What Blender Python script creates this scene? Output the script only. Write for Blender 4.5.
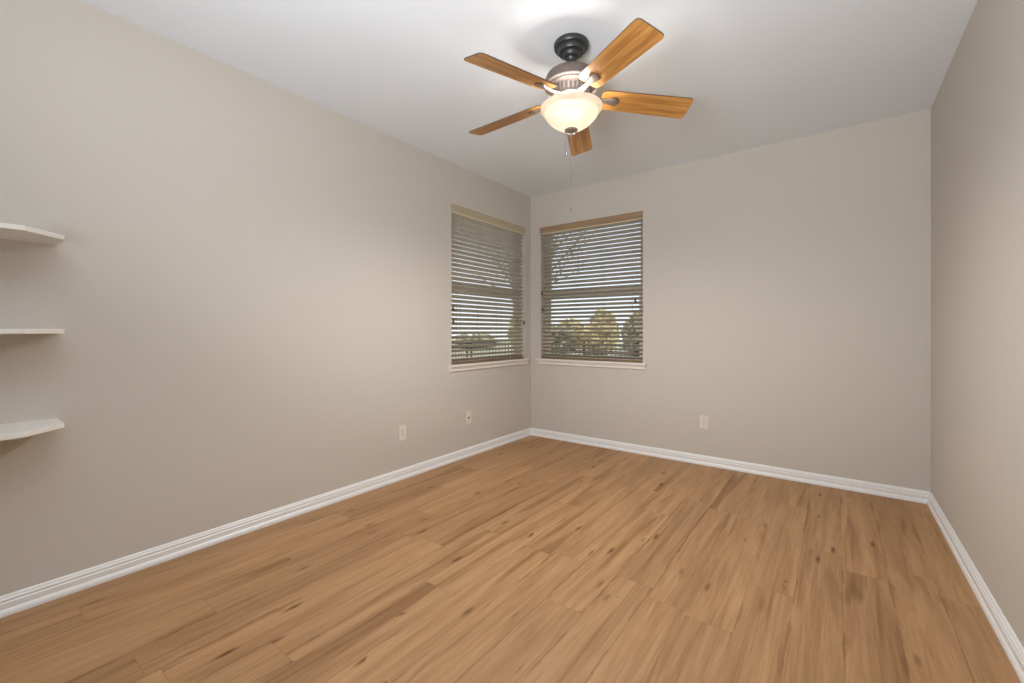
import bpy, bmesh, math, random
from mathutils import Vector, Matrix
R = math.radians
sc = bpy.context.scene
for o in list(bpy.data.objects):
    bpy.data.objects.remove(o)
C = sc.collection

# ------------------------------------------------------------------ camera
cam_d = bpy.data.cameras.new('camera')
cam_d.sensor_width = 36
cam_d.lens = 434.37 * 36 / 1024
cam_d.shift_y = -10.9 / 1024
cam_d.clip_start = 0.02
cam = bpy.data.objects.new('camera', cam_d)
C.objects.link(cam)
cam.location = (2.8202, -4.1518, 1.2016)
cam.rotation_euler = (R(90), 0, 0.6397)
sc.camera = cam

# ------------------------------------------------------------------ world
world = bpy.data.worlds.new('sky')
sc.world = world
world.use_nodes = True
wn = world.node_tree
bg = wn.nodes['Background']
tc = wn.nodes.new('ShaderNodeTexCoord')
sx = wn.nodes.new('ShaderNodeSeparateXYZ')
cr = wn.nodes.new('ShaderNodeValToRGB')
wn.links.new(tc.outputs['Generated'], sx.inputs[0])
wn.links.new(sx.outputs['Z'], cr.inputs[0])
cr.color_ramp.elements[0].position = 0.0
cr.color_ramp.elements[0].color = (0.95, 0.97, 1.0, 1)
cr.color_ramp.elements[1].position = 0.5
cr.color_ramp.elements[1].color = (0.55, 0.70, 0.95, 1)
wn.links.new(cr.outputs[0], bg.inputs[0])
bg.inputs[1].default_value = 1.15

# ------------------------------------------------------------------ sun on the garden (comes over the roof, from behind the house)
sun_d = bpy.data.lights.new('sun', 'SUN')
sun_d.energy = 6.0
sun_d.angle = R(1)
sun_d.color = (1.0, 0.94, 0.84)
sun = bpy.data.objects.new('sun', sun_d)
C.objects.link(sun)
sun.rotation_euler = Vector((-0.55, 0.62, -0.75)).to_track_quat('-Z', 'Y').to_euler()

# unseen soft fill light added behind the viewpoint, turned up towards the ceiling
fl_d = bpy.data.lights.new('soft_fill', 'AREA')
fl_d.shape = 'RECTANGLE'
fl_d.size, fl_d.size_y = 1.0, 1.0
fl_d.energy = 62
fl_d.spread = R(130)
fl_d.color = (0.96, 0.985, 1.03)
fl = bpy.data.objects.new('soft_fill', fl_d)
C.objects.link(fl)
fl.location = (2.4, -4.95, 1.4)
fl.rotation_euler = Vector((-0.10, 0.72, 0.66)).to_track_quat('-Z', 'Y').to_euler()

# ------------------------------------------------------------------ exposure
vs = sc.view_settings
vs.view_transform = 'Standard'
vs.look = 'None'
vs.exposure = 0.06
vs.gamma = 1.0
vs.use_curve_mapping = False
LAMP = 14.5
DOWN = 110.0
LAMP_COL = (1.0, 0.945, 0.87)
cy = sc.cycles
cy.use_denoising = True
cy.max_bounces = 14
cy.diffuse_bounces = 8
cy.glossy_bounces = 4
cy.transmission_bounces = 8
cy.transparent_max_bounces = 16
cy.sample_clamp_indirect = 6.0
cy.caustics_reflective = False
cy.caustics_refractive = False

# ------------------------------------------------------------------ room numbers
W, H, NEAR = 3.353, 2.74, -5.75
WT = 0.16                                   # wall thickness
WZ0, WZ1 = 0.865, 2.368                      # window openings
LWY0, LWY1 = -1.29, -0.112                  # left window, along y
BWX0, BWX1 = 0.135, 1.318                   # back window, along x
FAN = Vector((1.683, -2.091, H))

# ------------------------------------------------------------------ materials
def new_mat(name):
    m = bpy.data.materials.new(name)
    m.use_nodes = True
    nt = m.node_tree
    return m, nt, nt.nodes['Principled BSDF']

def N(nt, t, **kw):
    n = nt.nodes.new('ShaderNode' + t)
    for k, v in kw.items():
        setattr(n, k, v)
    return n

def plain(name, col, rough=0.5, metal=0.0, bump=0.0, scale=80.0, spec=0.5, vary=0.0):
    m, nt, b = new_mat(name)
    b.inputs['Base Color'].default_value = (*col, 1)
    b.inputs['Roughness'].default_value = rough
    b.inputs['Metallic'].default_value = metal
    b.inputs['Specular IOR Level'].default_value = spec
    t = N(nt, 'TexCoord')
    ns = N(nt, 'TexNoise')
    ns.inputs['Scale'].default_value = scale
    ns.inputs['Detail'].default_value = 3
    nt.links.new(t.outputs['Object'], ns.inputs['Vector'])
    if vary:
        mx = N(nt, 'MixRGB', blend_type='MULTIPLY')
        mx.inputs[0].default_value = vary
        mx.inputs[1].default_value = (*col, 1)
        nt.links.new(ns.outputs['Fac'], mx.inputs[2])
        nt.links.new(mx.outputs[0], b.inputs['Base Color'])
    if bump:
        bp = N(nt, 'Bump')
        bp.inputs['Strength'].default_value = bump
        bp.inputs['Distance'].default_value = 0.002
        nt.links.new(ns.outputs['Fac'], bp.inputs['Height'])
        nt.links.new(bp.outputs[0], b.inputs['Normal'])
    return m

M_wall = plain('beige_wall_paint', (0.575, 0.543, 0.493), 0.75, bump=0.25, scale=110, spec=0.25)
M_ceil = plain('white_ceiling_paint', (0.775, 0.83, 0.885), 0.85, bump=0.3, scale=140, spec=0.2)
M_white = plain('white_trim_paint', (0.80, 0.815, 0.83), 0.38, bump=0.03, scale=30)
M_sill = plain('warm_white_sill_paint', (0.80, 0.77, 0.73), 0.4, bump=0.03, scale=30)
M_shelf = plain('white_shelf_paint', (0.80, 0.78, 0.74), 0.45, bump=0.03, scale=30)
M_vinyl = plain('tan_window_vinyl', (0.62, 0.55, 0.44), 0.4)
M_plate = plain('ivory_plate_plastic', (0.72, 0.67, 0.60), 0.35)
M_slot = plain('dark_slot', (0.03, 0.028, 0.025), 0.6)
M_cord = plain('tan_cord', (0.45, 0.38, 0.28), 0.8)
M_tassel = plain('dark_wood_tassel', (0.06, 0.035, 0.02), 0.4)
M_black = plain('dark_bronze_metal', (0.05, 0.052, 0.052), 0.40, 0.5)
M_pewter = plain('brushed_pewter_metal', (0.30, 0.25, 0.225), 0.4, 0.75)
M_drum = plain('aged_pewter_metal', (0.17, 0.138, 0.118), 0.38, 0.6)
M_skirt = plain('rosy_pewter_metal', (0.24, 0.19, 0.17), 0.5, 0.1)
M_pewter2 = plain('pale_pewter_metal', (0.42, 0.355, 0.315), 0.45, 0.15)
M_chain = plain('nickel_chain', (0.16, 0.15, 0.14), 0.6, 0.0)
M_grass = plain('dry_lawn', (0.50, 0.48, 0.34), 0.95, vary=0.5, scale=6, spec=0.1)
M_fence = plain('black_fence_metal', (0.02, 0.022, 0.024), 0.5)
M_bark = plain('grey_brown_bark', (0.20, 0.15, 0.11), 0.9, bump=0.5, scale=20)
M_leaf = plain('olive_foliage', (0.55, 0.53, 0.36), 0.8, vary=0.6, scale=3, spec=0.2)
M_leaf2 = plain('golden_foliage', (0.85, 0.72, 0.42), 0.8, vary=0.6, scale=3, spec=0.2)
for m_ in (M_leaf, M_leaf2):
    nt_ = m_.node_tree
    pb = nt_.nodes['Principled BSDF']
    tl_ = N(nt_, 'BsdfTranslucent')
    nt_.links.new(pb.inputs['Base Color'].links[0].from_socket, tl_.inputs[0])
    mx_ = N(nt_, 'MixShader'); mx_.inputs[0].default_value = 0.45
    nt_.links.new(pb.outputs[0], mx_.inputs[1]); nt_.links.new(tl_.outputs[0], mx_.inputs[2])
    nt_.links.new(mx_.outputs[0], nt_.nodes['Material Output'].inputs[0])
M_roof = plain('roof_board', (0.3, 0.28, 0.25), 0.9)

def wood_floor():
    m, nt, b = new_mat('oak_plank_floor')
    L = nt.links
    t = N(nt, 'TexCoord')
    s = N(nt, 'SeparateXYZ')
    L.new(t.outputs['Object'], s.inputs[0])
    def mt(op, a, c=None, d=None):
        n = N(nt, 'Math', operation=op)
        for i, v in enumerate((a, c, d)):
            if v is None: continue
            if isinstance(v, (int, float)): n.inputs[i].default_value = v
            else: L.new(v, n.inputs[i])
        return n.outputs[0]
    def noise(vec, scale, detail=4, rough=0.55, dist=0.0):
        n = N(nt, 'TexNoise')
        n.inputs['Scale'].default_value = scale
        n.inputs['Detail'].default_value = detail
        n.inputs['Roughness'].default_value = rough
        n.inputs['Distortion'].default_value = dist
        L.new(vec, n.inputs['Vector'])
        return n.outputs['Fac']
    def comb(x, y, z):
        n = N(nt, 'CombineXYZ')
        for i, v in enumerate((x, y, z)):
            if isinstance(v, (int, float)): n.inputs[i].default_value = v
            else: L.new(v, n.inputs[i])
        return n.outputs[0]
    def ramp(f, stops):
        n = N(nt, 'ValToRGB')
        e = n.color_ramp.elements
        e[0].position, e[0].color = stops[0][0], (*stops[0][1], 1)
        e[1].position, e[1].color = stops[-1][0], (*stops[-1][1], 1)
        for p, c in stops[1:-1]:
            k = e.new(p); k.color = (*c, 1)
        L.new(f, n.inputs[0])
        return n.outputs[0]
    def mul(a, c, fac=1.0, mode='MULTIPLY'):
        n = N(nt, 'MixRGB', blend_type=mode)
        if isinstance(fac, (int, float)): n.inputs[0].default_value = fac
        else: L.new(fac, n.inputs[0])
        L.new(a, n.inputs[1])
        if isinstance(c, tuple): n.inputs[2].default_value = (*c, 1)
        else: L.new(c, n.inputs[2])
        return n.outputs[0]
    PW, PL = 0.178, 1.22
    u = mt('DIVIDE', s.outputs['X'], PW)
    row = mt('FLOOR', u)
    wn1 = N(nt, 'TexWhiteNoise', noise_dimensions='1D'); L.new(row, wn1.inputs['W'])
    v = mt('ADD', mt('DIVIDE', s.outputs['Y'], PL), mt('MULTIPLY', wn1.outputs['Value'], 7.31))
    col = mt('FLOOR', v)
    pid = comb(row, col, 0.0)
    wn2 = N(nt, 'TexWhiteNoise', noise_dimensions='3D'); L.new(pid, wn2.inputs['Vector'])
    rnd = wn2.outputs['Value']
    off = mt('MULTIPLY', rnd, 37.0)
    # grain: long along y
    g1 = noise(comb(mt('ADD', mt('MULTIPLY', s.outputs['X'], 14.0), off), mt('ADD', mt('MULTIPLY', s.outputs['Y'], 0.9), off), off), 1.0, 5, 0.6, 1.1)
    g2 = noise(comb(mt('ADD', mt('MULTIPLY', s.outputs['X'], 105.0), off), mt('MULTIPLY', s.outputs['Y'], 3.2), off), 1.0, 4, 0.65, 0.5)
    g3 = noise(comb(mt('ADD', mt('MULTIPLY', s.outputs['X'], 13.0), off), mt('ADD', mt('MULTIPLY', s.outputs['Y'], 0.75), off), mt('MULTIPLY', rnd, 11.0)), 1.0, 3, 0.5, 0.6)
    base = ramp(g1, [(0.25, (0.31, 0.166, 0.074)), (0.5, (0.415, 0.236, 0.111)), (0.75, (0.50, 0.300, 0.150))])
    fine = ramp(g2, [(0.32, (0.68, 0.66, 0.63)), (0.62, (1.0, 1.0, 1.0))])
    c = mul(base, fine, 0.62)
    tint = ramp(rnd, [(0.0, (0.89, 0.88, 0.87)), (0.5, (0.98, 0.98, 0.98)), (1.0, (1.07, 1.06, 1.05))])
    c = mul(c, tint)
    # dark mineral streaks
    st = ramp(g3, [(0.30, (1, 1, 1)), (0.43, (0, 0, 0))])
    c = mul(c, (0.58, 0.50, 0.40), mul(st, (0.8, 0.8, 0.8)))
    # knots
    vo = N(nt, 'TexVoronoi'); vo.inputs['Scale'].default_value = 1.0
    L.new(comb(mt('ADD', mt('MULTIPLY', s.outputs['X'], 11.0), off), mt('ADD', mt('MULTIPLY', s.outputs['Y'], 2.9), off), mt('MULTIPLY', g1, 0.25)), vo.inputs['Vector'])
    kn = ramp(vo.outputs['Distance'], [(0.03, (1, 1, 1)), (0.17, (0, 0, 0))])
    gate = mt('GREATER_THAN', noise(comb(s.outputs['X'], s.outputs['Y'], 3.3), 2.3, 1), 0.46)
    knf = mul(kn, comb(gate, gate, gate))
    c = mul(c, (0.33, 0.25, 0.18), knf)
    # dark heartwood lines that follow some of the long joints
    fe = mt('FRACT', u)
    ed = mt('MINIMUM', fe, mt('SUBTRACT', 1.0, fe))
    wob = noise(comb(mt('MULTIPLY', row, 3.7), mt('MULTIPLY', s.outputs['Y'], 2.2), off), 1.0, 4, 0.6)
    wid = mt('MULTIPLY', mt('MAXIMUM', mt('SUBTRACT', wob, 0.53), 0.0), 1.1)
    ln = mt('SUBTRACT', 1.0, mt('MINIMUM', mt('DIVIDE', ed, mt('ADD', wid, 0.0001)), 1.0))
    c = mul(c, (0.50, 0.41, 0.31), mt('MULTIPLY', ln, 0.62))
    # seams
    fu = mt('FRACT', u); fv = mt('FRACT', v)
    su = mt('LESS_THAN', mt('MINIMUM', fu, mt('SUBTRACT', 1.0, fu)), 0.0075)
    sv = mt('LESS_THAN', mt('MINIMUM', fv, mt('SUBTRACT', 1.0, fv)), 0.0014)
    seam = mt('MAXIMUM', su, sv)
    c = mul(c, (0.72, 0.66, 0.60), mt('MULTIPLY', seam, 0.5))
    L.new(c, b.inputs['Base Color'])
    b.inputs['Roughness'].default_value = 0.52
    b.inputs['Specular IOR Level'].default_value = 0.35
    bp = N(nt, 'Bump'); bp.inputs['Strength'].default_value = 0.12; bp.inputs['Distance'].default_value = 0.001
    L.new(g2, bp.inputs['Height']); L.new(bp.outputs[0], b.inputs['Normal'])
    return m
M_floor = wood_floor()

def grain_mat(name, dark, mid, light, axis='X', k=1.0, rough=0.35, spec=0.5):
    m, nt, b = new_mat(name)
    L = nt.links
    t = N(nt, 'TexCoord'); mp = N(nt, 'Mapping')
    sc_ = {'X': (2.2, 42, 42), 'Y': (42, 2.2, 42)}[axis]
    mp.inputs['Scale'].default_value = tuple(a * k for a in sc_)
    L.new(t.outputs['Object'], mp.inputs[0])
    ns = N(nt, 'TexNoise'); ns.inputs['Scale'].default_value = 1.0; ns.inputs['Detail'].default_value = 4
    ns.inputs['Distortion'].default_value = 0.5
    L.new(mp.outputs[0], ns.inputs['Vector'])
    r = N(nt, 'ValToRGB'); e = r.color_ramp.elements
    e[0].position, e[0].color = 0.3, (*dark, 1)
    e[1].position, e[1].color = 0.72, (*light, 1)
    x = e.new(0.5); x.color = (*mid, 1)
    L.new(ns.outputs['Fac'], r.inputs[0]); L.new(r.outputs[0], b.inputs['Base Color'])
    b.inputs['Roughness'].default_value = rough
    b.inputs['Specular IOR Level'].default_value = spec
    return m
M_blade = grain_mat('honey_oak_blade', (0.30, 0.125, 0.028), (0.50, 0.24, 0.062), (0.66, 0.35, 0.11), rough=0.32)
M_edge = plain('dark_blade_edge', (0.10, 0.055, 0.03), 0.5)
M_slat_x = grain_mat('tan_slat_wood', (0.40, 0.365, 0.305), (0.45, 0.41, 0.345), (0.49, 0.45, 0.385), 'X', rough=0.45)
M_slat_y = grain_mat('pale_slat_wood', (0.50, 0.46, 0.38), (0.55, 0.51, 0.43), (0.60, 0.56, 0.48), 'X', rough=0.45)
M_val_x = grain_mat('valance_wood_dim', (0.28, 0.185, 0.105), (0.33, 0.222, 0.13), (0.38, 0.262, 0.16), 'X', rough=0.4)  # same wood as the left valance, darkened to paint in its weaker light
M_val_y = grain_mat('valance_wood_lit', (0.43, 0.36, 0.235), (0.47, 0.40, 0.27), (0.51, 0.44, 0.31), 'X', rough=0.4)  # same wood as the back valance, paler to paint in the stronger light
M_rail = grain_mat('brown_rail_wood', (0.17, 0.105, 0.055), (0.21, 0.135, 0.07), (0.25, 0.165, 0.09), 'X', rough=0.4)
M_lip = plain('lit_lip_wood', (0.80, 0.68, 0.50), 0.35)  # cream tone paints in the light caught along the valance lip

def glass_mat():
    m, nt, b = new_mat('window_glass')
    nt.nodes.remove(b)
    tr = N(nt, 'BsdfTransparent'); tr.inputs[0].default_value = (0.95, 0.97, 0.97, 1)
    gl = N(nt, 'BsdfGlossy'); gl.inputs['Roughness'].default_value = 0.02
    fr = N(nt, 'LayerWeight'); fr.inputs['Blend'].default_value = 0.12
    mx = N(nt, 'MixShader')
    nt.links.new(fr.outputs['Fresnel'], mx.inputs[0])
    nt.links.new(tr.outputs[0], mx.inputs[1]); nt.links.new(gl.outputs[0], mx.inputs[2])
    nt.links.new(mx.outputs[0], nt.nodes['Material Output'].inputs[0])
    return m
M_glass = glass_mat()

def bowl_mat():
    m, nt, b = new_mat('frosted_lamp_glass')
    nt.nodes.remove(b)
    tl = N(nt, 'BsdfTranslucent'); tl.inputs[0].default_value = (0.80, 0.745, 0.67, 1)
    df = N(nt, 'BsdfDiffuse'); df.inputs[0].default_value = (0.62, 0.56, 0.48, 1)
    gl = N(nt, 'BsdfGlossy'); gl.inputs['Roughness'].default_value = 0.25
    m1 = N(nt, 'MixShader'); m1.inputs[0].default_value = 0.45
    m2 = N(nt, 'MixShader'); m2.inputs[0].default_value = 0.04
    nt.links.new(tl.outputs[0], m1.inputs[1]); nt.links.new(df.outputs[0], m1.inputs[2])
    nt.links.new(m1.outputs[0], m2.inputs[1]); nt.links.new(gl.outputs[0], m2.inputs[2])
    nt.links.new(m2.outputs[0], nt.nodes['Material Output'].inputs[0])
    return m
M_bowl = bowl_mat()

def emit_mat(name, col, s):
    m, nt, b = new_mat(name)
    b.inputs['Base Color'].default_value = (0.9, 0.88, 0.84, 1)
    b.inputs['Emission Color'].default_value = (*col, 1)
    b.inputs['Emission Strength'].default_value = s
    return m
M_bulb = emit_mat('lit_bulb', (1.0, 0.86, 0.68), 6.0)

# ------------------------------------------------------------------ mesh helpers
def obj(name, bm, mats, parent=None, smooth=False, loc=None, rot=None):
    bmesh.ops.recalc_face_normals(bm, faces=bm.faces)
    me = bpy.data.meshes.new(name)
    bm.to_mesh(me); bm.free()
    for m in (mats if isinstance(mats, (list, tuple)) else [mats]):
        me.materials.append(m)
    if smooth:
        for p in me.polygons: p.use_smooth = True
        try: me.set_sharp_from_angle(angle=R(38))
        except Exception: pass
    o = bpy.data.objects.new(name, me)
    C.objects.link(o)
    if parent: o.parent = parent
    if loc is not None: o.location = loc
    if rot is not None: o.rotation_euler = rot
    return o

def empty(name, loc, rotz=0):
    o = bpy.data.objects.new(name, None)
    o.empty_display_size = 0.1
    C.objects.link(o)
    o.location = loc
    o.rotation_euler = (0, 0, rotz)
    return o

def tag(o, label, cat, group=None, kind=None):
    if label: o['label'] = label
    if cat: o['category'] = cat
    if group: o['group'] = group
    if kind: o['kind'] = kind
    return o

def struct(o, label=None):
    o['kind'] = 'structure'
    if label: o['label'] = label
    return o

def box(bm, a, b, bev=0.0):
    a, b = Vector(a), Vector(b)
    r = bmesh.ops.create_cube(bm, size=1.0)
    vs_ = r['verts']
    c, d = (a + b) / 2, b - a
    for v in vs_:
        v.co = Vector((c.x + v.co.x * d.x, c.y + v.co.y * d.y, c.z + v.co.z * d.z))
    if bev:
        es = list({e for v in vs_ for e in v.link_edges})
        bmesh.ops.bevel(bm, geom=es, offset=bev, segments=2, affect='EDGES', profile=0.5)
    return bm

def lathe(bm, prof, seg=48, c=(0, 0, 0), close=False):
    rings = []
    for r, z in prof:
        if r < 1e-5:
            rings.append([bm.verts.new((c[0], c[1], c[2] + z))])
        else:
            rings.append([bm.verts.new((c[0] + r * math.cos(2 * math.pi * i / seg), c[1] + r * math.sin(2 * math.pi * i / seg), c[2] + z)) for i in range(seg)])
    pairs = list(zip(rings, rings[1:])) + ([(rings[-1], rings[0])] if close else [])
    for A, B in pairs:
        for i in range(seg):
            j = (i + 1) % seg
            if len(A) == 1 and len(B) == 1: continue
            if len(A) == 1: bm.faces.new((A[0], B[j], B[i]))
            elif len(B) == 1: bm.faces.new((A[i], A[j], B[0]))
            else: bm.faces.new((A[i], A[j], B[j], B[i]))
    return bm

def tube(bm, pts, rads, seg=8, caps=True):
    pts = [Vector(p) for p in pts]
    if isinstance(rads, (int, float)): rads = [rads] * len(pts)
    rings = []
    for i, p in enumerate(pts):
        d = (pts[min(i + 1, len(pts) - 1)] - pts[max(i - 1, 0)]).normalized()
        a = d.cross(Vector((0, 0, 1)))
        if a.length < 1e-3: a = d.cross(Vector((1, 0, 0)))
        a.normalize(); b = d.cross(a)
        rings.append([bm.verts.new(p + rads[i] * (math.cos(2 * math.pi * k / seg) * a + math.sin(2 * math.pi * k / seg) * b)) for k in range(seg)])
    for A, B in zip(rings, rings[1:]):
        for k in range(seg):
            j = (k + 1) % seg
            bm.faces.new((A[k], A[j], B[j], B[k]))
    if caps:
        bm.faces.new(rings[0]); bm.faces.new(rings[-1])
    return bm

def prism(bm, poly, z0, z1, side_mat=0):
    lo = [bm.verts.new((x, y, z0)) for x, y in poly]
    hi = [bm.verts.new((x, y, z1)) for x, y in poly]
    bm.faces.new(lo); bm.faces.new(hi)
    n = len(poly)
    for i in range(n):
        f = bm.faces.new((lo[i], lo[(i + 1) % n], hi[(i + 1) % n], hi[i]))
        f.material_index = side_mat
    return bm

def rounded(poly, rad, seg=5):
    out = []
    n = len(poly)
    for i in range(n):
        p0, p1, p2 = (Vector(poly[(i + k) % n]) for k in (-1, 0, 1))
        r = rad[i] if isinstance(rad, (list, tuple)) else rad
        if r <= 0: out.append(tuple(p1)); continue
        a = (p0 - p1).normalized(); b = (p2 - p1).normalized()
        A, B = p1 + a * r, p1 + b * r
        for k in range(seg + 1):
            t = k / seg
            out.append(tuple((1 - t) ** 2 * A + 2 * t * (1 - t) * p1 + t ** 2 * B))
    return out

B = bmesh.new

# ------------------------------------------------------------------ shell
bm = B(); box(bm, (-WT, NEAR - WT, -0.06), (W + WT, WT, 0.0))
struct(obj('floor', bm, M_floor), 'honey oak plank floor running toward the window wall')
bm = B(); box(bm, (-WT, NEAR - WT, H), (W + WT, WT, H + 0.12))
struct(obj('ceiling', bm, M_ceil), 'white textured ceiling above the beige walls')
bm = B()
box(bm, (-WT, NEAR - WT, 0), (0, LWY0, H))
box(bm, (-WT, LWY1, 0), (0, 0, H))
box(bm, (-WT, LWY0, 0), (0, LWY1, WZ0))
box(bm, (-WT, LWY0, WZ1), (0, LWY1, H))
struct(obj('wall_left', bm, M_wall), 'long beige wall with shelves and one window')
bm = B()
box(bm, (-WT, 0, 0), (BWX0, WT, H))
box(bm, (BWX1, 0, 0), (W + WT, WT, H))
box(bm, (BWX0, 0, 0), (BWX1, WT, WZ0))
box(bm, (BWX0, 0, WZ1), (BWX1, WT, H))
struct(obj('wall_back', bm, M_wall), 'far beige wall with one window beside the corner')
bm = B(); box(bm, (W, NEAR - WT, 0), (W + WT, 0, H))
struct(obj('wall_right', bm, M_wall), 'plain beige wall at the right')
bm = B(); box(bm, (0, NEAR - WT, 0), (W, NEAR, H))
struct(obj('wall_front', bm, M_wall), 'beige wall behind the viewpoint')

# baseboards: stepped profile (distance from wall, height), mitred in the corners
PROF = [(0, 0), (0.024, 0), (0.024, 0.012), (0.020, 0.022), (0.0155, 0.028), (0.0155, 0.052), (0.0125, 0.056),
        (0.0125, 0.060), (0.0145, 0.063), (0.0135, 0.068), (0.0095, 0.072), (0.0085, 0.078), (0.005, 0.083), (0, 0.083)]
def baseboard(name, p, q, nrm):
    p, q, nrm = Vector(p), Vector(q), Vector(nrm)
    d = (q - p).normalized()
    bm = B()
    A = [bm.verts.new(p + nrm * a + d * a + Vector((0, 0, z))) for a, z in PROF]
    Z = [bm.verts.new(q + nrm * a - d * a + Vector((0, 0, z))) for a, z in PROF]
    n = len(PROF)
    for i in range(n):
        j = (i + 1) % n
        bm.faces.new((A[i], A[j], Z[j], Z[i]))
    bm.faces.new(A); bm.faces.new(Z)
    struct(obj(name, bm, M_white), 'white stepped baseboard along the ' + name.split('_')[1] + ' wall')
baseboard('baseboard_left', (0, NEAR, 0), (0, 0, 0), (1, 0, 0))
baseboard('baseboard_back', (0, 0, 0), (W, 0, 0), (0, -1, 0))
baseboard('baseboard_right', (W, 0, 0), (W, NEAR, 0), (-1, 0, 0))
baseboard('baseboard_front', (W, NEAR, 0), (0, NEAR, 0), (0, 1, 0))

# ------------------------------------------------------------------ windows (local frame: u along the wall, v outwards, z up)
def make_window(name, origin, rotz, w, label):
    root = empty(name, origin, rotz)
    struct(root, label)
    h = WZ1 - WZ0
    v0, v1 = 0.095, 0.145
    def ring(bm, u0, u1, z0, z1, t, a, b):
        box(bm, (u0, a, z0), (u0 + t, b, z1), 0.002); box(bm, (u1 - t, a, z0), (u1, b, z1), 0.002)
        box(bm, (u0 + t, a, z0), (u1 - t, b, z0 + t), 0.002); box(bm, (u0 + t, a, z1 - t), (u1 - t, b, z1), 0.002)
    bm = B(); ring(bm, 0, w, 0, h, 0.036, v0, v1)
    obj('frame', bm, M_vinyl, root)
    zm = 1.615 - WZ0
    s = obj('sash', (lambda b_: (ring(b_, 0.036, w - 0.036, 0.036, zm + 0.030, 0.036, v0 + 0.004, v0 + 0.024), b_)[1])(B()), M_vinyl, root)
    bm = B(); box(bm, (0.07, v0 + 0.012, 0.07), (w - 0.07, v0 + 0.016, zm - 0.005)); obj('pane', bm, M_glass, s)
    bm = B(); box(bm, (w / 2 - 0.03, v0 - 0.004, zm + 0.030), (w / 2 + 0.03, v0 + 0.016, zm + 0.040), 0.003); obj('sash_lock', bm, M_vinyl, s)
    s = obj('sash', (lambda b_: (ring(b_, 0.036, w - 0.036, zm - 0.030, h - 0.036, 0.03, v0 + 0.026, v0 + 0.046), b_)[1])(B()), M_vinyl, root)
    bm = B(); box(bm, (0.064, v0 + 0.034, zm - 0.002), (w - 0.064, v0 + 0.038, h - 0.064)); obj('pane', bm, M_glass, s)
    return root
LW_O = Vector((0, LWY0, WZ0)); BW_O = Vector((BWX0, 0, WZ0))
LW_R, BW_R = R(90), 0.0
make_window('window_1', LW_O, LW_R, LWY1 - LWY0, 'tan framed single hung window in the left wall')
make_window('window_2', BW_O, BW_R, BWX1 - BWX0, 'tan framed single hung window in the back wall')

def make_sill(name, origin, rotz, w, label, e0=0.036, e1=0.036):
    bm = B()
    poly = [(-e0, -0.034), (w + e1, -0.034), (w + e1, 0.0), (w, 0.0), (w, 0.095), (0, 0.095), (0, 0.0), (-e0, 0.0)]
    prism(bm, poly, 0.0005, 0.021)
    es = [e for e in bm.edges if all(abs(v.co.y + 0.034) < 1e-4 for v in e.verts) and abs(e.verts[0].co.z - e.verts[1].co.z) < 1e-5]
    bmesh.ops.bevel(bm, geom=es, offset=0.006, segments=3, affect='EDGES', profile=0.5)
    o = obj(name, bm, M_sill, None, loc=origin, rot=(0, 0, rotz))
    struct(o, label)
    bm = B()
    prof = [(0, -0.042), (-0.010, -0.042), (-0.014, -0.037), (-0.014, -0.022), (-0.020, -0.010), (-0.024, 0.0), (0, 0.0)]
    A = [bm.verts.new((-e0 + 0.006, y, z)) for y, z in prof]
    Z = [bm.verts.new((w + e1 - 0.006, y, z)) for y, z in prof]
    n = len(prof)
    for i in range(n):
        bm.faces.new((A[i], A[(i + 1) % n], Z[(i + 1) % n], Z[i]))
    bm.faces.new(A); bm.faces.new(Z)
    obj('apron', bm, M_sill, o)
make_sill('trim_1', LW_O, LW_R, LWY1 - LWY0, 'white window sill under the left wall window')
make_sill('trim_2', BW_O, BW_R, BWX1 - BWX0, 'white window sill under the back wall window')

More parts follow.
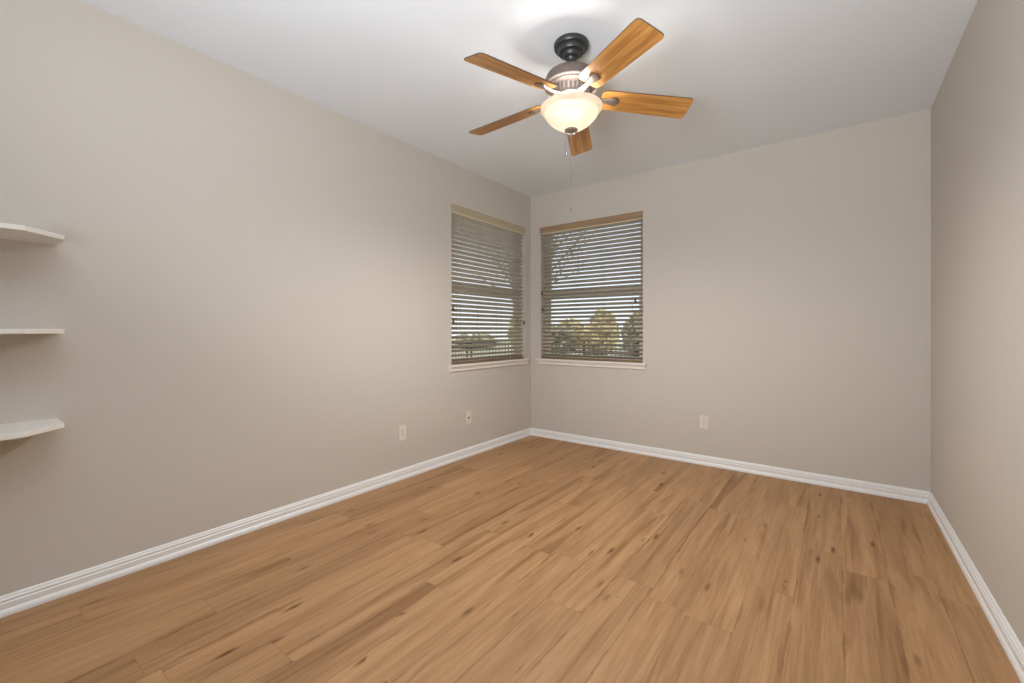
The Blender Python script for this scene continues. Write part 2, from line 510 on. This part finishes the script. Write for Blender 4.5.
# ------------------------------------------------------------------ slatted blinds
def make_blind(origin, rotz, w, label, slat_m, val_m, pulls, tilt, proud):
    root = empty('window_blind', origin, rotz)
    tag(root, label, 'blind', 'wooden blinds in the two corner windows')
    h = WZ1 - WZ0
    g = 0.009
    # valance with a small moulded lip
    bm = B()
    e = 0.003 if proud == 0 else -0.004
    y0 = -0.002 - proud
    prof = [(y0, h - 0.002), (y0, h - 0.071), (y0 - 0.002, h - 0.073), (0.006 - proud, h - 0.073), (0.006 - proud, h - 0.002)]
    A = [bm.verts.new((e, y, z)) for y, z in prof]; Z = [bm.verts.new((w - max(e, 0.0), y, z)) for y, z in prof]
    n = len(prof)
    for i in range(n):
        bm.faces.new((A[i], A[(i + 1) % n], Z[(i + 1) % n], Z[i]))
    bm.faces.new(A); bm.faces.new(Z)
    va = obj('valance', bm, val_m, root)
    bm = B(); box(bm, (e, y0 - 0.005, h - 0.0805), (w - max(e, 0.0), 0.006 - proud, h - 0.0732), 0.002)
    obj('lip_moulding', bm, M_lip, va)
    bm = B(); box(bm, (g, 0.012, h - 0.05), (w - g, 0.062, h - 0.004), 0.002)
    obj('headrail', bm, slat_m, root)
    # slats, room edge raised
    bm = B()
    pitch, sw, th, vc = 0.0425, 0.050, 0.0028, 0.037
    zlo, zhi = 0.062, h - 0.085
    n = int(round((zhi - zlo) / pitch)) + 1
    zs = [zlo + (zhi - zlo) * i / (n - 1) for i in range(n)]
    K = 6
    for z in zs:
        top, bot = [], []
        for k in range(K + 1):
            q = -1 + 2 * k / K                      # -1 = room edge
            y, zz = q * sw / 2, 0.0022 * (1 - q * q)
            for L_, dz in ((top, th / 2), (bot, -th / 2)):
                yy = y * math.cos(tilt) + (zz + dz) * math.sin(tilt)
                z2 = -y * math.sin(tilt) + (zz + dz) * math.cos(tilt)
                L_.append((vc + yy, z + z2))
        loop = top + bot[::-1]
        A = [bm.verts.new((g, y, zz)) for y, zz in loop]; Z = [bm.verts.new((w - g, y, zz)) for y, zz in loop]
        m_ = len(loop)
        for i in range(m_):
            bm.faces.new((A[i], A[(i + 1) % m_], Z[(i + 1) % m_], Z[i]))
        bm.faces.new(A); bm.faces.new(Z)
    obj('slat_stack', bm, slat_m, root, smooth=True)
    bm = B(); box(bm, (g, 0.013, 0.0235), (w - g, 0.061, 0.042), 0.004)
    obj('bottom_rail', bm, M_rail, root)
    for u in (0.13, w * 0.37, w * 0.63, w - 0.13):
        bm = B()
        for v in (0.0095, 0.0655):
            tube(bm, [(u, v, 0.03), (u, v, h - 0.05)], 0.0009, 6)
        for z in zs:
            tube(bm, [(u, 0.0095, z + 0.004), (u, 0.0655, z - 0.016)], 0.0006, 5)
        obj('ladder_cord', bm, M_cord, root)
    for u, z in pulls:
        z -= WZ0
        bm = B(); tube(bm, [(u, 0.0045, z), (u, 0.005, h - 0.06)], 0.001, 6)
        c = obj('pull_cord', bm, M_cord, root)
        bm = B(); lathe(bm, [(0, 0.020), (0.0035, 0.020), (0.006, 0.012), (0.0095, -0.006), (0.0105, -0.016), (0.008, -0.023), (0, -0.024)], 16, (u, 0.0045 - 0.0075, z - 0.01))
        obj('tassel', bm, M_tassel, c, smooth=True)
    return root
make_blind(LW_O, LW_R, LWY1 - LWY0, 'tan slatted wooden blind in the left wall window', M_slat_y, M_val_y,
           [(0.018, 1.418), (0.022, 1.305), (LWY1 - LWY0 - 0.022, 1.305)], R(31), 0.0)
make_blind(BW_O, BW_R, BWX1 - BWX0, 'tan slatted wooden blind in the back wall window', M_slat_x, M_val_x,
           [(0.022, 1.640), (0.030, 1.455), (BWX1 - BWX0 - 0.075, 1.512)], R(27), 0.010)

# ------------------------------------------------------------------ corner shelves on the left wall
def make_shelf(ztop, label):
    bm = B()
    poly = [(0.0, -3.806), (0.0, -4.656), (0.188, -4.656), (0.312, -4.532), (0.312, -3.930), (0.188, -3.806)]
    prism(bm, poly, 0, 0.0195)
    bmesh.ops.bevel(bm, geom=[e for e in bm.edges if abs(e.verts[0].co.z - e.verts[1].co.z) < 1e-5 and (e.verts[0].co.x + e.verts[1].co.x) > 0.2], offset=0.0015, segments=2, affect='EDGES')
    o = obj('wall_shelf', bm, M_shelf, None, loc=(0, 0, ztop - 0.0195))
    tag(o, label, 'shelf', 'white clipped corner shelves on the left wall')
make_shelf(1.607, 'white wall shelf with clipped corner, highest of three at left edge')
make_shelf(1.2085, 'white wall shelf with clipped corner, middle of three at left edge')
make_shelf(0.808, 'white wall shelf with clipped corner, lowest of three at left edge')

# ------------------------------------------------------------------ wall plates (local: x along wall, -y into the room)
def plate_root(name, loc, rotz, label, cat, group=None, w=0.074, h=0.118):
    root = empty(name, loc, rotz)
    tag(root, label, cat, group)
    bm = B(); prism(bm, rounded([(-w / 2, -h / 2), (w / 2, -h / 2), (w / 2, h / 2), (-w / 2, h / 2)], 0.004, 3), 0, 0.006)
    top = [e for e in bm.edges if all(v.co.z > 0.005 for v in e.verts)]
    bmesh.ops.bevel(bm, geom=top, offset=0.0025, segments=2, affect='EDGES')
    bmesh.ops.transform(bm, matrix=Matrix.Rotation(R(90), 4, 'X'), verts=bm.verts)
    obj('cover_plate', bm, M_plate, root)
    return root
def make_outlet(loc, rotz, label):
    root = plate_root('wall_outlet', loc, rotz, label, 'outlet', 'duplex outlets on the beige walls')
    for zc in (0.0195, -0.0195):
        bm = B()
        poly = [(0.0165 * math.cos(2 * math.pi * k / 28), max(-0.0125, min(0.0125, 0.0165 * math.sin(2 * math.pi * k / 28)))) for k in range(28)]
        prism(bm, poly, 0.0058, 0.0075)
        bmesh.ops.transform(bm, matrix=Matrix.Translation((0, 0, zc)) @ Matrix.Rotation(R(90), 4, 'X'), verts=bm.verts)
        r = obj('receptacle', bm, M_plate, root)
        bm = B()
        box(bm, (-0.0075, -0.0079, zc + 0.000), (-0.0052, -0.0070, zc + 0.009)); box(bm, (0.0052, -0.0079, zc + 0.001), (0.0075, -0.0070, zc + 0.008))
        lathe(bm, [(0, 0), (0.0026, 0), (0.0026, 0.0009), (0, 0.0009)], 12, (0, 0, 0))
        for v in bm.verts:
            if abs(v.co.y) < 0.004 and v.co.z < 0.002 and abs(v.co.x) < 0.004:
                v.co = Vector((v.co.x, -0.0070 - v.co.z, zc - 0.007 + v.co.y))
        obj('slots', bm, M_slot, r)
    bm = B(); lathe(bm, [(0, 0.0058), (0.003, 0.0058), (0.003, 0.0072), (0, 0.0076)], 14)
    bmesh.ops.transform(bm, matrix=Matrix.Rotation(R(90), 4, 'X'), verts=bm.verts)
    obj('screw', bm, M_chain, root)
make_outlet((0, -1.854, 0.372), R(90), 'ivory duplex outlet low on the left wall, nearer the shelves')
make_outlet((1.877, 0, 0.381), 0, 'ivory duplex outlet low on the back wall, right of its window')
root = plate_root('cable_plate', (0, -1.064, 0.368), R(90), 'ivory cable plate with dark round jack, low under the left window', 'cable plate')
bm = B(); lathe(bm, [(0, 0.0058), (0.0085, 0.0058), (0.0085, 0.009), (0.0055, 0.0092), (0.0055, 0.016), (0.004, 0.0165), (0, 0.0165)], 18)
bmesh.ops.transform(bm, matrix=Matrix.Rotation(R(90), 4, 'X'), verts=bm.verts)
obj('jack', bm, M_tassel, root)
for zc in (0.042, -0.042):
    bm = B(); lathe(bm, [(0, 0.0058), (0.003, 0.0058), (0.003, 0.0068), (0, 0.0072)], 14)
    bmesh.ops.transform(bm, matrix=Matrix.Translation((0, 0, zc)) @ Matrix.Rotation(R(90), 4, 'X'), verts=bm.verts)
    obj('screw', bm, M_chain, root)

# ------------------------------------------------------------------ ceiling fan
fan = empty('ceiling_fan', FAN)
tag(fan, 'five-blade oak ceiling fan with a lit frosted glass bowl light', 'ceiling fan')
Z = lambda z: z - H
bm = B()
lathe(bm, [(0, 0), (0.090, 0), (0.0925, -0.004), (0.0925, -0.020), (0.088, -0.027), (0.074, -0.029), (0.071, -0.032), (0.071, -0.042), (0.066, -0.051), (0.054, -0.054),
           (0.047, -0.055), (0.045, -0.060), (0.043, -0.068), (0.036, -0.075), (0.030, -0.076), (0, -0.076)], 56)
obj('canopy', bm, M_black, fan, True)
bm = B()
lathe(bm, [(0, -0.066), (0.022, -0.068), (0.028, -0.078), (0.024, -0.090), (0.015, -0.096), (0.015, -0.142), (0, -0.142)], 32)
obj('downrod', bm, M_black, fan, True)
bm = B()
lathe(bm, [(0, Z(2.606)), (0.030, Z(2.606)), (0.034, Z(2.600)), (0.080, Z(2.592)), (0.112, Z(2.580)), (0.131, Z(2.566)), (0.1395, Z(2.548)), (0.1410, Z(2.520)), (0.1395, Z(2.508)),
           (0.134, Z(2.503)), (0.126, Z(2.505)), (0, Z(2.505))], 64)
mh = obj('motor_housing', bm, M_drum, fan, True)
bm = B()
lathe(bm, [(0.131, Z(2.5045)), (0.128, Z(2.499)), (0.100, Z(2.497)), (0.092, Z(2.492)), (0.088, Z(2.456)), (0.094, Z(2.452)), (0.094, Z(2.444)), (0.084, Z(2.438)), (0, Z(2.438))], 64)
obj('housing_skirt', bm, M_skirt, mh, True)
bm = B()
for k in range(26):
    a = 2 * math.pi * k / 26
    ca, sa = math.cos(a), math.sin(a)
    def P(r, t, z): return (r * ca - t * sa, r * sa + t * ca, z)
    pr = [(0.0905, Z(2.492)), (0.1010, Z(2.4945)), (0.0960, Z(2.462)), (0.0880, Z(2.459))]
    A = [bm.verts.new(P(r, -0.0045, z)) for r, z in pr]; D = [bm.verts.new(P(r, 0.0045, z)) for r, z in pr]
    for i in range(4): bm.faces.new((A[i], A[(i + 1) % 4], D[(i + 1) % 4], D[i]))
    bm.faces.new(A); bm.faces.new(D)
obj('vent_ribs', bm, M_pewter2, mh)
bm = B(); lathe(bm, [(0.1402, Z(2.514)), (0.1432, Z(2.512)), (0.1432, Z(2.506)), (0.1385, Z(2.5035)), (0.135, Z(2.5045))], 64, close=True)
obj('housing_band', bm, M_pewter2, mh, True)
bm = B()
lathe(bm, [(0, Z(2.450)), (0.070, Z(2.450)), (0.074, Z(2.440)), (0.074, Z(2.422)), (0.066, Z(2.414)), (0.066, Z(2.404)), (0.050, Z(2.398)), (0, Z(2.398))], 48)
obj('switch_housing', bm, M_pewter2, fan, True)
bm = B(); tube(bm, [(0, 0, Z(2.40)), (0, 0, Z(2.268))], 0.006, 12)
obj('center_rod', bm, M_pewter, fan)
# glass bowl: closed thin shell, open at the top
outer = [(0.163, Z(2.398)), (0.1645, Z(2.394)), (0.1635, Z(2.389)), (0.157, Z(2.383)), (0.150, Z(2.377)), (0.143, Z(2.373)), (0.1405, Z(2.369)), (0.1425, Z(2.364)), (0.141, Z(2.357)), (0.134, Z(2.346)),
         (0.120, Z(2.330)), (0.102, Z(2.314)), (0.080, Z(2.299)), (0.056, Z(2.288)), (0.030, Z(2.282)), (0.008, Z(2.281))]
inner = [(max(r - 0.004, 0.0075), z + 0.003) for r, z in outer][::-1]
inner[-1] = (0.159, Z(2.398))
bm = B(); lathe(bm, outer + inner, 72, close=True)
obj('light_bowl', bm, M_bowl, fan, True)
bm = B()
lathe(bm, [(0, Z(2.284)), (0.030, Z(2.2825)), (0.035, Z(2.279)), (0.034, Z(2.272)), (0.026, Z(2.266)), (0.014, Z(2.262)), (0.010, Z(2.258)), (0.0095, Z(2.252)), (0.006, Z(2.247)), (0, Z(2.246))], 32)
obj('finial', bm, M_pewter, fan, True)
# blades and irons
PH, PITCH = 0.70665, -0.2595
def blade_mesh():
    poly = [(0.160, -0.056), (0.200, -0.065), (0.650, -0.0740), (0.650, 0.0740), (0.200, 0.065), (0.160, 0.056)]
    bm = B(); prism(bm, rounded(poly, [0.022, 0.012, 0.026, 0.026, 0.012, 0.022]), -0.003, 0.003, 1)
    return bm
DROOP = R(4.0)
zb = Z(2.4146 + 0.637 * math.sin(DROOP))
bl0 = obj('blade', blade_mesh(), [M_blade, M_edge])
bm = B()
# arm rising from motor underside out to the pad beneath the blade
sec = [(0.080, 0.022, -0.010, 0.007), (0.115, 0.018, -0.013, 0.007), (0.145, 0.015, -0.0125, 0.006), (0.175, 0.014, -0.011, 0.006), (0.200, 0.018, -0.0105, 0.006), (0.222, 0.024, -0.0100, 0.006), (0.245, 0.0225, -0.0090, 0.0055), (0.258, 0.012, -0.0075, 0.004)]
rg = []
for x, hw, z, t in sec:
    z += 0.0
    rg.append([bm.verts.new(p) for p in ((x, -hw, z + t * .5), (x, -hw * .8, z - t * .5), (x, 0, z - t), (x, hw * .8, z - t * .5), (x, hw, z + t * .5), (x, 0, z + t * .6))])
for A, D in zip(rg, rg[1:]):
    for i in range(6): bm.faces.new((A[i], A[(i + 1) % 6], D[(i + 1) % 6], D[i]))
bm.faces.new(rg[0]); bm.faces.new(rg[-1])
ir0 = obj('blade_iron', bm, M_pewter, None, True)
bm = B()
lathe(bm, [(0.019, -0.0095), (0.026, -0.0095), (0.029, -0.0065), (0.028, -0.0028), (0.020, -0.0028)], 28, (0.232, 0, 0), close=True)
rn0 = obj('gap_shadow_ring', bm, M_edge, None, True)  # dark ring added as the shadowed gap round the iron's pad
for k in range(5):
    if k == 0: b_, i_, r_ = bl0, ir0, rn0
    else:
        b_, i_, r_ = bl0.copy(), ir0.copy(), rn0.copy()
        for o in (b_, i_, r_): C.objects.link(o)
    a = PH + k * 2 * math.pi / 5
    b_.parent = fan
    b_.matrix_local = Matrix.Translation((0, 0, zb)) @ Matrix.Rotation(a, 4, 'Z') @ Matrix.Rotation(DROOP, 4, 'Y') @ Matrix.Rotation(PITCH, 4, 'X')
    i_.parent = b_; r_.parent = i_
# pull chains with little bobs
for (dx, dy, ztop, zbot) in ((-0.002, -0.001, 2.250, 1.86), (-0.030, -0.004, 2.283, 2.165)):
    bm = B()
    z = ztop
    tube(bm, [(dx, dy, Z(ztop)), (dx, dy, Z(zbot))], 0.0012, 6)
    n = int((ztop - zbot) / 0.012)
    for i in range(n):
        bmesh.ops.create_icosphere(bm, subdivisions=1, radius=0.0012, matrix=Matrix.Translation((dx, dy, Z(zbot + i * 0.012))))
    c = obj('pull_chain', bm, M_chain, fan)
    bm = B(); lathe(bm, [(0, 0.004), (0.0025, 0.003), (0.004, -0.008), (0.0035, -0.018), (0, -0.02)], 14, (dx, dy, Z(zbot)))
    obj('pull_bob', bm, M_chain, c, True)
# bulbs with their lamps inside the bowl
for k in range(2):
    a = R(-61) + k * math.pi
    x, y = 0.078 * math.cos(a), 0.078 * math.sin(a)
    bm = B(); lathe(bm, [(0, 0.030), (0.012, 0.026), (0.018, 0.012), (0.019, 0.0), (0.014, -0.014), (0, -0.02)], 20, (x, y, Z(2.352)))
    bu = obj('bulb', bm, M_bulb, fan, True)
    bu.visible_shadow = True
    d = bpy.data.lights.new('fan_lamp', 'POINT')
    d.energy = LAMP / 2
    d.color = LAMP_COL
    d.shadow_soft_size = 0.03
    lo = bpy.data.objects.new('fan_lamp', d)
    C.objects.link(lo); lo.parent = fan
    lo.location = (x * 1.0, y * 1.0, Z(2.352))

# fill spot added below the bowl to brighten walls and floor
d = bpy.data.lights.new('fill_spot', 'SPOT')
d.energy = DOWN
d.color = (1.0, 0.965, 0.91)
d.spot_size = R(180)
d.spot_blend = 0.9
d.shadow_soft_size = 0.10
lo = bpy.data.objects.new('fill_spot', d)
C.objects.link(lo); lo.parent = fan
lo.location = (-0.079, 0.144, Z(2.220))

# ------------------------------------------------------------------ garden outside
GZ = -0.35
bm = B()
gs = 24
gv = [[bm.verts.new((-60 + 80 * i / gs, -20 + 80 * j / gs, GZ)) for j in range(gs + 1)] for i in range(gs + 1)]
for i in range(gs):
    for j in range(gs): bm.faces.new((gv[i][j], gv[i + 1][j], gv[i + 1][j + 1], gv[i][j + 1]))
struct(obj('ground', bm, M_grass), 'dry yellow green lawn outside the windows')
bm = B(); box(bm, (-WT, NEAR - WT, GZ), (W + WT, WT, -0.06))
struct(obj('trim_3', bm, M_roof), 'house footing below the floor')

def fence(p, q, label):
    p, q = Vector(p), Vector(q)
    root = empty('picket_fence', p, math.atan2(q.y - p.y, q.x - p.x))
    tag(root, label, 'fence', 'black metal picket fences round the garden')
    L = (q - p).length
    nb = int(L / 2.0)
    for i in range(nb + 1):
        bm = B(); box(bm, (i * 2 - 0.03, -0.03, 0), (i * 2 + 0.03, 0.03, 1.26), 0.004); lathe(bm, [(0.035, 1.26), (0.04, 1.27), (0, 1.30)], 4, (i * 2, 0, 0))
        obj('post', bm, M_fence, root)
    for i in range(nb):
        bm = B()
        for z in (0.15, 1.0, 1.15): box(bm, (i * 2 + 0.03, -0.015, z), (i * 2 + 1.97, 0.015, z + 0.03))
        for k in range(15):
            x = i * 2 + 0.155 + k * 0.121
            box(bm, (x - 0.009, -0.009, 0.06), (x + 0.009, 0.009, 1.22))
        obj('fence_panel', bm, M_fence, root)
fence((-6.5, 6.2, GZ), (3.6, 6.2, GZ), 'black metal picket fence seen low through the back window')
fence((-6.5, -6.0, GZ), (-6.5, 6.1, GZ), 'black metal picket fence seen low through the left window')

random.seed(7)
def bush(loc, rx, rz, m, label, cat, name, n=900):
    root = empty(name, loc)
    tag(root, label, cat, 'shrubs and trees beyond the fences')
    bm = B(); tube(bm, [(0, 0, 0), (0.05, 0.02, rz * 0.7)], [0.09, 0.05], 8)
    obj('trunk', bm, M_bark, root)
    bm = B()
    for i in range(n):
        while True:
            p = Vector((random.uniform(-1, 1), random.uniform(-1, 1), random.uniform(-1, 1)))
            if 0.35 < p.length < 1: break
        p = Vector((p.x * rx, p.y * rx, rz * (1.02 + 0.95 * p.z)))
        s = random.uniform(0.18, 0.36)
        mt_ = Matrix.Translation(p) @ Matrix.Rotation(random.uniform(0, 6.28), 4, Vector((random.random(), random.random(), random.random() + .1)).normalized())
        vs_ = [bm.verts.new(mt_ @ Vector(c)) for c in ((-s, -s * .6, 0), (s, -s * .5, s * .3), (s * .7, s * .7, 0), (-s * .6, s * .6, s * .25))]
        bm.faces.new(vs_)
    obj('foliage', bm, m, root)
for i in range(9):
    m = M_leaf if i % 4 == 3 else M_leaf2
    bush((-15.5 + i * 1.35, 20 if i % 2 else 24, GZ), 0.95, (1.0, 1.45, 1.2, 0.9, 1.5)[i % 5], m, ('olive green' if m is M_leaf else 'golden leafed') + ' bush far beyond the fence behind the back window', 'bush', 'garden_bush', 500)
for i, (x, y, rx, rz) in enumerate([(-24, 14, 1.6, 0.6), (-22, 18, 1.6, 0.65), (-20.3, 22, 1.6, 0.6)]):
    bush((x, y, GZ), rx, rz, M_leaf, 'low olive green bush far beyond the fence behind the left window', 'bush', 'garden_bush', 300)

random.seed(3)
def bare_tree(loc, h, label):
    bm = B()
    def grow(p, d, L, r, depth):
        pts, rr = [p], [r]
        for k in range(3):
            d = (d + Vector((random.uniform(-.16, .16), random.uniform(-.16, .16), random.uniform(-.05, .12)))).normalized()
            p = p + d * L / 3
            pts.append(p); rr.append(r * (1 - 0.14 * (k + 1)))
        tube(bm, pts, rr, 6 if depth else 9)
        if depth >= 5: return
        for k in range(4 if depth < 3 else 2):
            a = Vector((random.uniform(-1, 1), random.uniform(-1, 1), random.uniform(-0.1, 0.5))).normalized()
            grow(pts[-1 - (k == 2)], (d * 0.85 + a * 0.75).normalized(), L * 0.74, r * 0.56, depth + 1)
    grow(Vector((0, 0, 0)), Vector((0, 0, 1)), h * 0.3, h * 0.022, 0)
    o = obj('bare_tree', bm, M_bark, None, loc=loc)
    tag(o, label, 'tree')
bare_tree((-3.25, 5.0, GZ), 5.4, 'bare brown branched tree standing outside the back window')
